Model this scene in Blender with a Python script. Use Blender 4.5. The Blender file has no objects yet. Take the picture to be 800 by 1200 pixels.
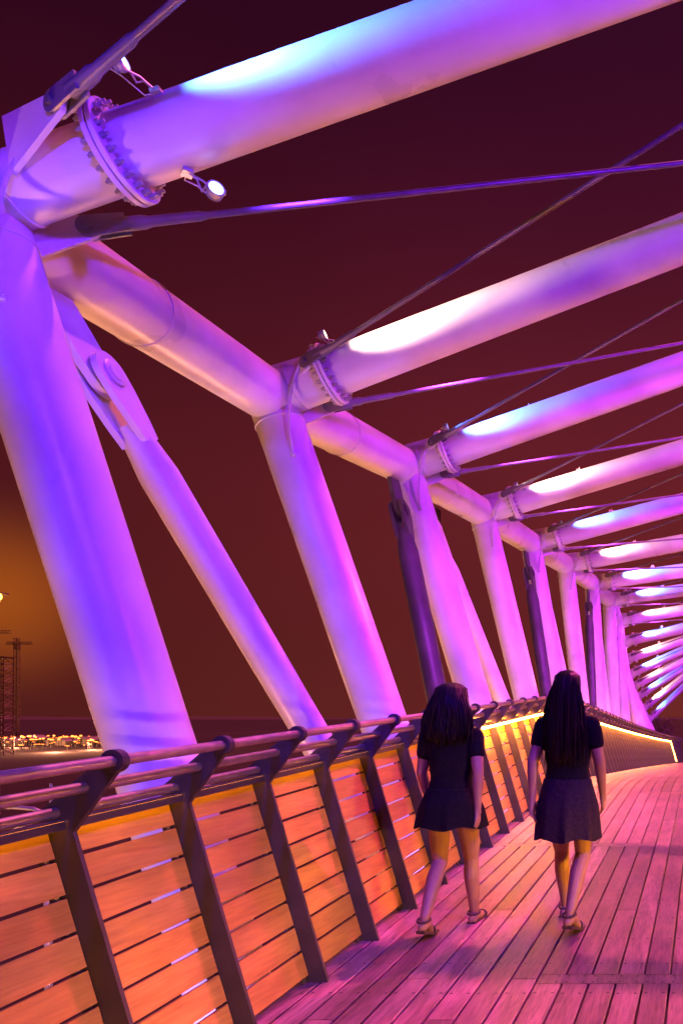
import bpy, bmesh, math, random
from mathutils import Vector, Matrix
from math import sin, cos, pi, radians, sqrt

random.seed(7)
S = bpy.context.scene
C = S.collection
V = Vector

# ------------------------------------------------------------------ camera
cam_d = bpy.data.cameras.new('camera')
cam = bpy.data.objects.new('camera', cam_d)
C.objects.link(cam)
cam.location = (0, 0, 0)
cam.rotation_euler = (pi / 2, 0, 0)
cam_d.sensor_fit = 'VERTICAL'
cam_d.sensor_height = 36
cam_d.sensor_width = 24
cam_d.lens = 30
cam_d.shift_x = -425 / 1200
cam_d.shift_y = 240 / 1200
cam_d.clip_start = 0.05
cam_d.clip_end = 12000
S.camera = cam

# ------------------------------------------------------------------ world
W = bpy.data.worlds.new('World')
S.world = W
W.use_nodes = True
nt = W.node_tree
nt.nodes.clear()
wo = nt.nodes.new('ShaderNodeOutputWorld')
bg = nt.nodes.new('ShaderNodeBackground')
tc = nt.nodes.new('ShaderNodeTexCoord')
sep = nt.nodes.new('ShaderNodeSeparateXYZ')
nt.links.new(tc.outputs['Generated'], sep.inputs[0])
ramp = nt.nodes.new('ShaderNodeValToRGB')
cr = ramp.color_ramp
cr.interpolation = 'B_SPLINE'
cr.elements[0].position = 0.0
cr.elements[0].color = (0.080, 0.0115, 0.0100, 1)
cr.elements[1].position = 0.62
cr.elements[1].color = (0.0130, 0.0011, 0.0075, 1)
for p, c in ((0.10, (0.074, 0.0090, 0.0100, 1)), (0.26, (0.078, 0.0080, 0.0115, 1)), (0.45, (0.036, 0.0028, 0.0095, 1))):
    e = cr.elements.new(p); e.color = c
nt.links.new(sep.outputs['Z'], ramp.inputs[0])
# a brighter quarter of the sky over the city ahead, thin cloud
az = nt.nodes.new('ShaderNodeMapRange')
az.inputs['From Min'].default_value = -0.75
az.inputs['From Max'].default_value = 0.1
az.inputs['To Min'].default_value = 0.72
az.inputs['To Max'].default_value = 1.85
nt.links.new(sep.outputs['X'], az.inputs['Value'])
nz = nt.nodes.new('ShaderNodeTexNoise')
nz.inputs['Scale'].default_value = 2.2
nz.inputs['Detail'].default_value = 3
nt.links.new(tc.outputs['Generated'], nz.inputs['Vector'])
nm = nt.nodes.new('ShaderNodeMapRange')
nm.inputs['To Min'].default_value = 0.72
nm.inputs['To Max'].default_value = 1.28
nt.links.new(nz.outputs['Fac'], nm.inputs['Value'])
mu = nt.nodes.new('ShaderNodeMath'); mu.operation = 'MULTIPLY'
nt.links.new(az.outputs[0], mu.inputs[0]); nt.links.new(nm.outputs[0], mu.inputs[1])
# orange halo of the left mast lamp, painted into the sky colour
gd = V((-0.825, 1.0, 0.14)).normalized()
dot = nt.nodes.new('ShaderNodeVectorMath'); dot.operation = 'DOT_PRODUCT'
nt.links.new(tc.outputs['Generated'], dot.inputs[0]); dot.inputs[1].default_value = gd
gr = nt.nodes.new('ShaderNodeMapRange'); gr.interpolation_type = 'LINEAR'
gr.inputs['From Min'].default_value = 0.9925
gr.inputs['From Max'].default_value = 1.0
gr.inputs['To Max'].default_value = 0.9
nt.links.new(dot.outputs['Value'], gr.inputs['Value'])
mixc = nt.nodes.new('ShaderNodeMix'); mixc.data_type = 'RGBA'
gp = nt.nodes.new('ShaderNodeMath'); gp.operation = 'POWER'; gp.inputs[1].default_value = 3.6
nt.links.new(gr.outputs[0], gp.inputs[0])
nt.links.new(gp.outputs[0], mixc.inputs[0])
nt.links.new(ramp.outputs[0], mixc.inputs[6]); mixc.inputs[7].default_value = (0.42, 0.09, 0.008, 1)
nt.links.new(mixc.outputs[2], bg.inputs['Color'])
nt.links.new(mu.outputs[0], bg.inputs['Strength'])
nt.links.new(bg.outputs[0], wo.inputs[0])

# ------------------------------------------------------------------ high faint light from overhead
sun_d = bpy.data.lights.new('sun', 'SUN')
sun_d.energy = 3.0; sun_d.angle = radians(1.2); sun_d.color = (1.0, 0.13, 0.30)
sun = bpy.data.objects.new('sun', sun_d)
C.objects.link(sun)
sun.rotation_euler = V((-0.16, -0.52, -1)).to_track_quat('-Z', 'Y').to_euler()

# ------------------------------------------------------------------ view, sampling
S.view_settings.view_transform = 'Standard'
S.view_settings.look = 'None'
S.view_settings.exposure = 0.28
S.view_settings.gamma = 1
S.view_settings.use_curve_mapping = False
S.render.engine = 'CYCLES'
S.cycles.use_denoising = True
S.cycles.max_bounces = 5
S.cycles.diffuse_bounces = 3
S.cycles.glossy_bounces = 2
S.cycles.sample_clamp_indirect = 4
S.cycles.caustics_reflective = False
S.cycles.caustics_refractive = False
S.render.use_motion_blur = False

BLUE = (0.05, 0.15, 1.0)
WARM = (1.0, 0.62, 0.42)
VIOLET = (0.17, 0.006, 1.0)
PINK = (1.0, 0.07, 0.40)
WASH = (0.12, 0.020, 1.0)
P_STRUT_BLUE = 2800
P_STRUT_WARM = 1000
P_FLOOD_V = 1700
P_FLOOD_P = 6000
P_WASH = 560
MAGENTA = (0.50, 0.012, 0.95)
WASH_PINK = (0.50, 0.045, 0.90)
WASH_BLUE = (0.055, 0.012, 1.0)
P_FILL = 900
P_UP = 230
UP = (0.16, 0.13, 1.0)
AMBER = (1.0, 0.40, 0.010)
LED = (1.0, 0.30, 0.03)
LED_E = 190
SODIUM = (1.0, 0.36, 0.18)


# ------------------------------------------------------------------ mesh helpers
def basis(d):
    d = V(d).normalized()
    up = V((0, 0, 1)) if abs(d.z) < 0.95 else V((0, 1, 0))
    u = d.cross(up).normalized()
    v = u.cross(d).normalized()
    return d, u, v                                  # v points upwards


class MB:
    def __init__(s):
        s.v, s.f, s.m, s.sm, s.a = [], [], [], [], []
        s.attr = 0.0

    def add(s, vs, fs, mat=0, smooth=False):
        o = len(s.v)
        s.v += [tuple(p) for p in vs]
        s.a += [s.attr] * len(vs)
        for f in fs:
            s.f.append([i + o for i in f]); s.m.append(mat); s.sm.append(smooth)

    def rev(s, p, d, prof, seg=24, mat=0, caps=True):
        d, u, v = basis(d)
        p = V(p)
        vs, fs = [], []
        for t, r in prof:
            for k in range(seg):
                a = 2 * pi * k / seg
                vs.append(p + d * t + (u * cos(a) + v * sin(a)) * r)
        for j in range(len(prof) - 1):
            for k in range(seg):
                k2 = (k + 1) % seg
                fs.append((j * seg + k, j * seg + k2, (j + 1) * seg + k2, (j + 1) * seg + k))
        s.add(vs, fs, mat, True)
        if caps:
            o = len(s.v) - len(vs)
            s.f.append([o + k for k in range(seg)][::-1]); s.m.append(mat); s.sm.append(False)
            o2 = o + (len(prof) - 1) * seg
            s.f.append([o2 + k for k in range(seg)]); s.m.append(mat); s.sm.append(False)

    def tube(s, a, b, r0, r1=None, seg=24, mat=0, caps=True):
        a, b = V(a), V(b)
        s.rev(a, b - a, [(0, r0), ((b - a).length, r0 if r1 is None else r1)], seg, mat, caps)

    def path(s, pts, r, seg=10, mat=0):
        pts = [V(p) for p in pts]
        rs = r if isinstance(r, (list, tuple)) else [r] * len(pts)
        vs, fs = [], []
        pu = None
        for i, p in enumerate(pts):
            d = (pts[min(i + 1, len(pts) - 1)] - pts[max(i - 1, 0)]).normalized()
            if pu is None:
                _, u, _ = basis(d)
            else:
                u = (pu - d * pu.dot(d)).normalized()
            pu = u
            w = d.cross(u)
            for k in range(seg):
                a = 2 * pi * k / seg
                vs.append(p + (u * cos(a) + w * sin(a)) * rs[i])
        n = len(pts)
        for j in range(n - 1):
            for k in range(seg):
                k2 = (k + 1) % seg
                fs.append((j * seg + k, j * seg + k2, (j + 1) * seg + k2, (j + 1) * seg + k))
        fs.append(tuple(range(seg))[::-1])
        fs.append(tuple((n - 1) * seg + k for k in range(seg)))
        s.add(vs, fs, mat, True)

    def box(s, c, h, ax=None, mat=0):
        c = V(c)
        X, Y, Z = [V(q) for q in (ax or ((1, 0, 0), (0, 1, 0), (0, 0, 1)))]
        vs = [c + X * (h[0] * i) + Y * (h[1] * j) + Z * (h[2] * k) for i in (-1, 1) for j in (-1, 1) for k in (-1, 1)]
        fs = [(0, 1, 3, 2), (4, 6, 7, 5), (0, 4, 5, 1), (2, 3, 7, 6), (0, 2, 6, 4), (1, 5, 7, 3)]
        s.add(vs, fs, mat)

    def hexa(s, q0, q1, mat=0):                     # two quads joined
        s.add(list(q0) + list(q1), [(3, 2, 1, 0), (4, 5, 6, 7)] + [(i, (i + 1) % 4, 4 + (i + 1) % 4, 4 + i) for i in range(4)], mat)

    def prism(s, poly, o, u, v, t, mat=0):          # poly in (u,v), thickness t centred
        o, u, v = V(o), V(u).normalized(), V(v).normalized()
        n = u.cross(v).normalized()
        k = len(poly)
        vs = [o + u * a + v * b - n * (t / 2) for a, b in poly] + [o + u * a + v * b + n * (t / 2) for a, b in poly]
        fs = [tuple(range(k))[::-1], tuple(range(k, 2 * k))] + [(i, (i + 1) % k, k + (i + 1) % k, k + i) for i in range(k)]
        s.add(vs, fs, mat)

    def ball(s, c, r, mat=0, seg=12, rings=8):
        c = V(c)
        rr = r if isinstance(r, (list, tuple)) else (r, r, r)
        prof = [(-cos(pi * j / rings), sin(pi * j / rings)) for j in range(rings + 1)]
        vs, fs = [], []
        for z, q in prof:
            for k in range(seg):
                a = 2 * pi * k / seg
                vs.append((c.x + rr[0] * q * cos(a), c.y + rr[1] * q * sin(a), c.z + rr[2] * z))
        for j in range(rings):
            for k in range(seg):
                k2 = (k + 1) % seg
                fs.append((j * seg + k, j * seg + k2, (j + 1) * seg + k2, (j + 1) * seg + k))
        s.add(vs, fs, mat, True)

    def mesh(s, name, mats, attr=False):
        me = bpy.data.meshes.new(name)
        me.from_pydata(s.v, [], s.f)
        for m in (mats if isinstance(mats, (list, tuple)) else [mats]):
            me.materials.append(m)
        me.polygons.foreach_set('material_index', s.m)
        me.polygons.foreach_set('use_smooth', s.sm)
        if attr:
            at = me.attributes.new('tone', 'FLOAT', 'POINT')
            at.data.foreach_set('value', s.a)
        me.update()
        bm = bmesh.new(); bm.from_mesh(me)
        bmesh.ops.recalc_face_normals(bm, faces=bm.faces)
        bm.to_mesh(me); bm.free()
        me.set_sharp_from_angle(angle=radians(42))
        return me

    def build(s, name, mats, parent=None, attr=False):
        o = bpy.data.objects.new(name, s.mesh(name, mats, attr))
        C.objects.link(o)
        if parent:
            o.parent = parent
            o.matrix_parent_inverse = Matrix.Translation(-V(parent_world(parent)))
        return o


def parent_world(o):                                # meshes keep world coordinates, so only Empties shift their children
    return V(o.location) if o.type == 'EMPTY' else V((0, 0, 0))


def empty(name, loc, label=None, cat=None, group=None, kind=None):
    o = bpy.data.objects.new(name, None)
    C.objects.link(o)
    o.location = loc
    o.empty_display_size = 0.2
    tag(o, label, cat, group, kind)
    return o


def tag(o, label=None, cat=None, group=None, kind=None):
    if label: o['label'] = label
    if cat: o['category'] = cat
    if group: o['group'] = group
    if kind: o['kind'] = kind
    return o


# ------------------------------------------------------------------ materials
def mat(name, col, rough=0.5, metal=0.0, emit=None, estr=0.0):
    m = bpy.data.materials.new(name)
    m.use_nodes = True
    b = m.node_tree.nodes['Principled BSDF']
    b.inputs['Base Color'].default_value = (*col, 1)
    b.inputs['Roughness'].default_value = rough
    b.inputs['Metallic'].default_value = metal
    if emit:
        b.inputs['Emission Color'].default_value = (*emit, 1)
        b.inputs['Emission Strength'].default_value = estr
    return m


def noisy(m, scale, c0, c1, bump=0.0, rough=None, stretch=(1, 1, 1), detail=5, bscale=None, coord='Object'):
    n, l = m.node_tree.nodes, m.node_tree.links
    b = n['Principled BSDF']
    t = n.new('ShaderNodeTexCoord')
    mp = n.new('ShaderNodeMapping')
    mp.inputs['Scale'].default_value = stretch
    l.new(t.outputs[coord], mp.inputs[0])
    x = n.new('ShaderNodeTexNoise')
    x.inputs['Scale'].default_value = scale
    x.inputs['Detail'].default_value = detail
    l.new(mp.outputs[0], x.inputs['Vector'])
    r = n.new('ShaderNodeValToRGB')
    r.color_ramp.elements[0].position = 0.3; r.color_ramp.elements[1].position = 0.7
    r.color_ramp.elements[0].color = (*c0, 1); r.color_ramp.elements[1].color = (*c1, 1)
    l.new(x.outputs['Fac'], r.inputs[0]); l.new(r.outputs[0], b.inputs['Base Color'])
    if bump:
        y = n.new('ShaderNodeTexNoise')
        y.inputs['Scale'].default_value = bscale or scale * 4
        y.inputs['Detail'].default_value = 4
        l.new(mp.outputs[0], y.inputs['Vector'])
        bp = n.new('ShaderNodeBump'); bp.inputs['Strength'].default_value = bump; bp.inputs['Distance'].default_value = 0.01
        l.new(y.outputs['Fac'], bp.inputs['Height']); l.new(bp.outputs[0], b.inputs['Normal'])
    if rough:
        q = n.new('ShaderNodeMapRange')
        q.inputs['To Min'].default_value = rough[0]; q.inputs['To Max'].default_value = rough[1]
        l.new(x.outputs['Fac'], q.inputs['Value']); l.new(q.outputs[0], b.inputs['Roughness'])
    return m


def wood(name, c0, c1, rough, grain_scale, tone=0.35, axis=1):
    m = bpy.data.materials.new(name)
    m.use_nodes = True
    n, l = m.node_tree.nodes, m.node_tree.links
    b = n['Principled BSDF']
    t = n.new('ShaderNodeTexCoord')
    at = n.new('ShaderNodeAttribute'); at.attribute_name = 'tone'
    off = n.new('ShaderNodeVectorMath'); off.operation = 'SCALE'
    off.inputs[0].default_value = (37.0, 91.0, 53.0)
    l.new(at.outputs['Fac'], off.inputs['Scale'])
    ad = n.new('ShaderNodeVectorMath'); ad.operation = 'ADD'
    l.new(t.outputs['Object'], ad.inputs[0]); l.new(off.outputs[0], ad.inputs[1])
    mp = n.new('ShaderNodeMapping')
    mp.inputs['Scale'].default_value = (1, 0.11, 1)
    l.new(ad.outputs[0], mp.inputs[0])
    nz1 = n.new('ShaderNodeTexNoise'); nz1.inputs['Scale'].default_value = grain_scale * 0.33; nz1.inputs['Detail'].default_value = 2
    l.new(mp.outputs[0], nz1.inputs['Vector'])
    # cathedral grain: rings of a distorted slow field
    rg = n.new('ShaderNodeMath'); rg.operation = 'MULTIPLY'; rg.inputs[1].default_value = 46
    l.new(nz1.outputs['Fac'], rg.inputs[0])
    sn = n.new('ShaderNodeMath'); sn.operation = 'SINE'
    l.new(rg.outputs[0], sn.inputs[0])
    fine = n.new('ShaderNodeTexNoise'); fine.inputs['Scale'].default_value = grain_scale * 9; fine.inputs['Detail'].default_value = 4
    mp2 = n.new('ShaderNodeMapping'); mp2.inputs['Scale'].default_value = (1, 0.07, 1)
    l.new(ad.outputs[0], mp2.inputs[0]); l.new(mp2.outputs[0], fine.inputs['Vector'])
    sm = n.new('ShaderNodeMapRange'); sm.inputs['From Min'].default_value = -1; sm.inputs['To Min'].default_value = 0; sm.inputs['To Max'].default_value = 0.22
    l.new(sn.outputs[0], sm.inputs['Value'])
    sum_ = n.new('ShaderNodeMath'); sum_.operation = 'MULTIPLY_ADD'; sum_.inputs[1].default_value = 1.05
    l.new(fine.outputs['Fac'], sum_.inputs[0]); l.new(sm.outputs[0], sum_.inputs[2])
    r = n.new('ShaderNodeValToRGB')
    r.color_ramp.elements[0].position = 0.2; r.color_ramp.elements[1].position = 0.85
    r.color_ramp.elements[0].color = (*c0, 1); r.color_ramp.elements[1].color = (*c1, 1)
    l.new(sum_.outputs[0], r.inputs[0])
    # blotches of wear
    blot = n.new('ShaderNodeTexNoise'); blot.inputs['Scale'].default_value = 1.7; blot.inputs['Detail'].default_value = 5
    l.new(t.outputs['Object'], blot.inputs['Vector'])
    bmr = n.new('ShaderNodeMapRange'); bmr.inputs['From Min'].default_value = 0.3; bmr.inputs['From Max'].default_value = 0.7
    bmr.inputs['To Min'].default_value = 0.78; bmr.inputs['To Max'].default_value = 1.15
    l.new(blot.outputs['Fac'], bmr.inputs['Value'])
    tmr = n.new('ShaderNodeMapRange'); tmr.inputs['To Min'].default_value = 1 - tone; tmr.inputs['To Max'].default_value = 1 + tone * 0.5
    l.new(at.outputs['Fac'], tmr.inputs['Value'])
    mm = n.new('ShaderNodeMath'); mm.operation = 'MULTIPLY'
    l.new(bmr.outputs[0], mm.inputs[0]); l.new(tmr.outputs[0], mm.inputs[1])
    vm = n.new('ShaderNodeVectorMath'); vm.operation = 'SCALE'
    l.new(r.outputs[0], vm.inputs[0]); l.new(mm.outputs[0], vm.inputs['Scale'])
    l.new(vm.outputs[0], b.inputs['Base Color'])
    rm = n.new('ShaderNodeMapRange'); rm.inputs['To Min'].default_value = rough[0]; rm.inputs['To Max'].default_value = rough[1]
    l.new(sum_.outputs[0], rm.inputs['Value']); l.new(rm.outputs[0], b.inputs['Roughness'])
    bp = n.new('ShaderNodeBump'); bp.inputs['Strength'].default_value = 0.35; bp.inputs['Distance'].default_value = 0.004
    l.new(sum_.outputs[0], bp.inputs['Height']); l.new(bp.outputs[0], b.inputs['Normal'])
    return m


M = {}
M['white'] = noisy(mat('white_paint', (0.78, 0.77, 0.76), 0.38), 1.6, (0.60, 0.58, 0.56), (0.82, 0.81, 0.80), bump=0.10, bscale=120, rough=(0.20, 0.42), detail=12)
M['steel_dark'] = noisy(mat('dark_steel', (0.05, 0.045, 0.045), 0.45), 6, (0.020, 0.017, 0.019), (0.040, 0.034, 0.036), bump=0.06, bscale=120, rough=(0.4, 0.6))
M['rod_steel'] = noisy(mat('rod_steel', (0.2, 0.2, 0.2), 0.4, 0.2), 5, (0.13, 0.13, 0.13), (0.22, 0.21, 0.21), bump=0.05, bscale=100)
M['post_steel'] = noisy(mat('post_steel', (0.08, 0.07, 0.07), 0.45), 6, (0.028, 0.024, 0.025), (0.055, 0.046, 0.046), bump=0.06, bscale=120, rough=(0.4, 0.6))
M['grey_steel'] = noisy(mat('grey_steel', (0.30, 0.29, 0.29), 0.42, 0.3), 5, (0.24, 0.23, 0.23), (0.36, 0.35, 0.35), bump=0.05, bscale=100)
M['brushed'] = noisy(mat('brushed_steel', (0.55, 0.50, 0.46), 0.32, 0.85), 14, (0.44, 0.39, 0.36), (0.58, 0.53, 0.50), bump=0.04, bscale=90, rough=(0.26, 0.42))
M['shaded_paint'] = noisy(mat('shaded_paint', (0.10, 0.10, 0.10), 0.45), 4, (0.050, 0.044, 0.040), (0.080, 0.070, 0.062), bump=0.05, bscale=150)  # white steel of the back braces, with their shade put into the colour
M['galv'] = noisy(mat('galvanised_steel', (0.45, 0.45, 0.46), 0.4, 0.6), 30, (0.36, 0.36, 0.37), (0.52, 0.52, 0.53))
M['cable'] = noisy(mat('pale_conduit', (0.62, 0.62, 0.60), 0.5), 20, (0.55, 0.55, 0.53), (0.66, 0.66, 0.64))
M['deck'] = wood('deck_boards', (0.060, 0.034, 0.026), (0.40, 0.245, 0.175), (0.34, 0.58), 9, tone=0.42)
M['panel'] = wood('panel_boards', (0.29, 0.155, 0.018), (0.52, 0.32, 0.045), (0.45, 0.65), 8, tone=0.22)
M['screw'] = mat('screw_heads', (0.03, 0.025, 0.022), 0.5, 0.5)
M['led'] = mat('led_strip', (0.9, 0.8, 0.6), 0.4, emit=LED, estr=LED_E)
M['led_near'] = mat('led_strip_dimmed', (0.9, 0.8, 0.6), 0.4, emit=LED, estr=LED_E * 0.03)
M['led_right'] = mat('led_strip_bright', (0.9, 0.8, 0.6), 0.4, emit=LED, estr=LED_E * 0.8)
M['lens_blue'] = mat('blue_lens', (0.8, 0.85, 0.9), 0.1, emit=(0.22, 0.32, 1.0), estr=9)
M['lens_warm'] = mat('warm_lens', (0.9, 0.85, 0.8), 0.1, emit=(1.0, 0.72, 0.5), estr=16)
M['lens_violet'] = mat('violet_lens', (0.8, 0.8, 0.9), 0.1, emit=VIOLET, estr=10)
M['lens_pink'] = mat('pink_lens', (0.9, 0.8, 0.8), 0.1, emit=PINK, estr=10)
M['lens_fill'] = mat('fill_lens', (0.9, 0.7, 0.4), 0.2, emit=(1.0, 0.42, 0.06), estr=9)
M['lens_yard'] = mat('yard_lens', (0.9, 0.7, 0.4), 0.2, emit=(1.0, 0.21, 0.02), estr=3.2)
M['lens_mast'] = mat('mast_lens', (0.9, 0.7, 0.4), 0.2, emit=(1.0, 0.36, 0.04), estr=9)
M['crane'] = noisy(mat('crane_paint', (0.3, 0.2, 0.12), 0.6), 1, (0.26, 0.18, 0.11), (0.34, 0.23, 0.14))
M['soil'] = noisy(mat('dark_soil', (0.05, 0.04, 0.03), 0.95), 0.05, (0.014, 0.011, 0.009), (0.032, 0.025, 0.019), bump=0.6, bscale=0.8)
M['hill'] = noisy(mat('scrub_hillside', (0.10, 0.08, 0.07), 1.0), 0.004, (0.07, 0.055, 0.055), (0.09, 0.075, 0.07))
M['skin'] = noisy(mat('skin', (0.40, 0.24, 0.17), 0.5), 9, (0.26, 0.145, 0.10), (0.33, 0.19, 0.13))
M['black_cloth'] = noisy(mat('black_cloth', (0.012, 0.011, 0.013), 0.85), 60, (0.004, 0.004, 0.005), (0.010, 0.009, 0.011), bump=0.9, bscale=22)
M['plum_cloth'] = noisy(mat('dark_plum_cloth', (0.05, 0.03, 0.06), 0.85), 60, (0.014, 0.008, 0.020), (0.026, 0.015, 0.034), bump=0.9, bscale=22)
M['hair'] = noisy(mat('black_hair', (0.008, 0.006, 0.006), 0.45), 40, (0.005, 0.004, 0.004), (0.016, 0.012, 0.011), bump=0.5, bscale=60, stretch=(1, 1, 0.08))
M['shoe'] = noisy(mat('dark_leather', (0.05, 0.03, 0.025), 0.5), 20, (0.03, 0.02, 0.018), (0.07, 0.045, 0.035))
M['eye'] = mat('eye', (0.6, 0.58, 0.55), 0.2)
M['wall'] = noisy(mat('shed_wall', (0.45, 0.40, 0.34), 0.8), 0.3, (0.36, 0.32, 0.27), (0.50, 0.45, 0.38))
M['bark'] = noisy(mat('bark', (0.12, 0.09, 0.06), 0.9), 8, (0.08, 0.06, 0.045), (0.16, 0.12, 0.085))
M['leaf'] = noisy(mat('dusty_leaf', (0.11, 0.10, 0.06), 0.7), 3, (0.08, 0.075, 0.04), (0.14, 0.12, 0.07))
for k_ in ('black_cloth', 'plum_cloth', 'hair'):
    M[k_].node_tree.nodes['Principled BSDF'].inputs['Specular IOR Level'].default_value = 0.12
M['dark_glass'] = mat('dark_glass', (0.02, 0.02, 0.025), 0.1)

# ------------------------------------------------------------------ the alignment of the bridge
H = 1.65


def deckz(d):                                       # up five per cent to a crest, then down
    if d < 11.5: return -H + 0.05 * d
    if d < 15: return -H + 0.575 + 0.05 * (d - 11.5) - 0.01357 * (d - 11.5) ** 2
    return -1.066 - 0.0455 * (d - 15)


def curve(d):
    return 0.6 * max(0.0, (d - 20) / 23) ** 2


def along(d):                                      # unit vector of the deck's run
    e = 0.05
    return V((curve(d + e) - curve(d - e), 2 * e, deckz(d + e) - deckz(d - e))).normalized()


GROUND = -8.0

# ------------------------------------------------------------------ ground and hills
b = MB()
n = 24
xs = [-6000, -3000, -1500, -800, -500, -350, -260, -200, -150, -110, -80, -55, -35, -20, -8, 0, 10, 30, 80, 200, 600, 1500, 3000, 6000]
ys = [-300, -100, -40, -15, 0, 8, 16, 26, 38, 52, 70, 95, 130, 165, 195, 230, 270, 320, 400, 600, 1000, 2000, 4000, 8000]
for y in ys:
    for x in xs:
        z = GROUND + (random.uniform(-0.35, 0.35) if 5 < y < 190 else 0)
        b.v.append((x, y, z)); b.a.append(0)
for j in range(len(ys) - 1):
    for i in range(len(xs) - 1):
        b.f.append([j * 24 + i, j * 24 + i + 1, (j + 1) * 24 + i + 1, (j + 1) * 24 + i]); b.m.append(0); b.sm.append(True)
g = b.build('ground', M['soil'])
g['kind'] = 'structure'


def ridge(name, y, x0, x1, zf, depth, m):
    b = MB()
    n = 90
    for k in range(n + 1):
        x = x0 + (x1 - x0) * k / n
        z = zf(x)
        for (yy, zz) in ((y - depth, GROUND - 2), (y - depth * 0.35, GROUND + (z - GROUND) * 0.72), (y, z), (y + depth, GROUND - 2)):
            b.v.append((x, yy, zz)); b.a.append(0)
    for k in range(n):
        for q in range(3):
            b.f.append([k * 4 + q, (k + 1) * 4 + q, (k + 1) * 4 + q + 1, k * 4 + q + 1]); b.m.append(0); b.sm.append(True)
    o = b.build(name, m)
    o['kind'] = 'structure'
    return o


ridge('hills', 3200, -5200, 2500, lambda x: -2 + 3.5 * sin(x * 0.0021) + 2 * sin(x * 0.0067 + 1), 900, M['hill'])
M['near_hill'] = noisy(mat('dark_scrub', (0.04, 0.03, 0.03), 1.0), 0.02, (0.03, 0.024, 0.022), (0.05, 0.04, 0.036))
ridge('low_hill', 420, -255, 700, lambda x: -14 + 4.5 * min(1, max(0, (x + 300) / 60)) + 1.5 * sin(x * 0.03) + (3.0 * max(0, min(1, (x + 40) / 20))) + 3, 60, M['near_hill'])

# ------------------------------------------------------------------ the truss bridge
ND = [4.6 + 3.28 * i for i in range(16)]
NX = [-3.92, -4.0, -3.92, -3.77, -3.6, -3.42, -3.2, -3.08, -3.18, -3.38, -3.6, -3.74, -3.80, -3.82, -3.74, -3.6]
NZ = [2.76, 2.95, 3.27, 3.46, 3.6, 3.74, 3.79, 3.76, 3.48, 2.97, 2.47, 1.95, 1.5, 1.04, 0.4, -0.27]
SL = [0.32, 0.385, 0.353, 0.30, 0.265, 0.19, 0.142, 0.14, 0.155, 0.23, 0.335, 0.455, 0.52, 0.63, 0.80, 0.96]
L = [V((NX[i], ND[i], NZ[i])) for i in range(16)]
RX = 3.5
R = [V((RX, ND[i] - (0.3 if i == 0 else 0), NZ[i] + SL[i] * (RX - NX[i]))) for i in range(16)]
L0 = V((-3.45, 1.32, 2.62)); R0 = V((RX, 1.3, 4.70))
Lall = [L0] + L
Rall = [R0] + R
RC, RB = 0.235, 0.21                                 # radii: chord, column
RSI = [0.180] + [0.205] * 15                         # crossbeams

truss = empty('truss_bridge', (0, ND[0], deckz(ND[0]) - 2.4),
              'white painted tubular steel truss footbridge with leaning columns, lit violet and blue', 'bridge')


def weld(b, p, d, r, w=0.010):
    b.rev(V(p) - V(d).normalized() * w, d, [(0, r - 0.004), (w * 0.5, r + 0.009), (w * 1.5, r + 0.009), (w * 2, r - 0.004)], 40, 0, False)


def chord(nodes, r, name, seg=40):
    b = MB()
    for i in range(len(nodes) - 1):
        a, c = nodes[i], nodes[i + 1]
        b.tube(a, c, r, seg=seg)
        d = (c - a).normalized()
        ln = (c - a).length
        for f in (0.42,):
            weld(b, a + d * ln * f, d, r, 0.008)
        b.ball(c, r * 0.999, seg=seg, rings=20)
    return b.build(name, M['white'], truss)


chord(Lall, RC, 'top_chord')
chord(Rall, RC, 'top_chord', 24)

# columns
base = []                                           # foot of each left column, under the deck
for i in range(16):
    d = ND[i]
    B = V((-3.0 + min(curve(d), 0.30) - (0.0 if i < 10 else 0.06 * (i - 9)), d, deckz(d) + 1.32))
    top = L[i]
    dr = (B - top).normalized()
    if top.z - B.z < 0.5:
        dr = V((0.1, 0, -1)).normalized()
    k = (top.z - (deckz(d) - 2.4)) / -dr.z
    foot = top + dr * k
    base.append(foot)
    b = MB()
    b.tube(top, foot, RB, seg=36)
    weld(b, top + dr * (RC * 1.12), dr, RB, 0.010)
    b.build('column', M['white'], truss)
    # right-hand column
    b = MB()
    rf = V((3.05, d, deckz(d) - 2.4))
    b.tube(R[i], rf, RB, seg=20)
    b.build('column', M['white'], truss)
b = MB()
foot0 = V((-2.9, 1.32, deckz(1.3) - 2.4))
b.tube(L0, foot0, RB, seg=24)
b.build('column', M['white'], truss)
fl = [foot0] + base
b = MB()
for i in range(16):
    b.tube(fl[i], fl[i + 1], 0.24, seg=20)
b.build('bottom_chord', M['white'], truss)
b = MB()
for i in range(15):
    b.tube((3.05, ND[i], deckz(ND[i]) - 2.4), (3.05, ND[i + 1], deckz(ND[i + 1]) - 2.4), 0.24, seg=16)
b.build('bottom_chord', M['white'], truss)
# cross girders below the deck
for i in range(16):
    zg = deckz(ND[i]) - 2.4
    b = MB()
    b.tube(base[i], (3.05, ND[i], zg), 0.16, seg=14)
    g = b.build('cross_girder', M['grey_steel'], truss)
    for x in (-1.6, 1.9):
        b = MB()
        b.tube((x, ND[i], zg), (x, ND[i], deckz(ND[i]) - 0.29), 0.08, seg=12)
        b.build('stub_post', M['grey_steel'], g)


def arc(cx, cy, r, a0, a1, n=10):
    return [(cx + r * cos(a0 + (a1 - a0) * k / n), cy + r * sin(a0 + (a1 - a0) * k / n)) for k in range(n + 1)]


FLI = [0.84] + [0.58] * 15
FL = 0.58                                            # distance of the flange from the node


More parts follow.
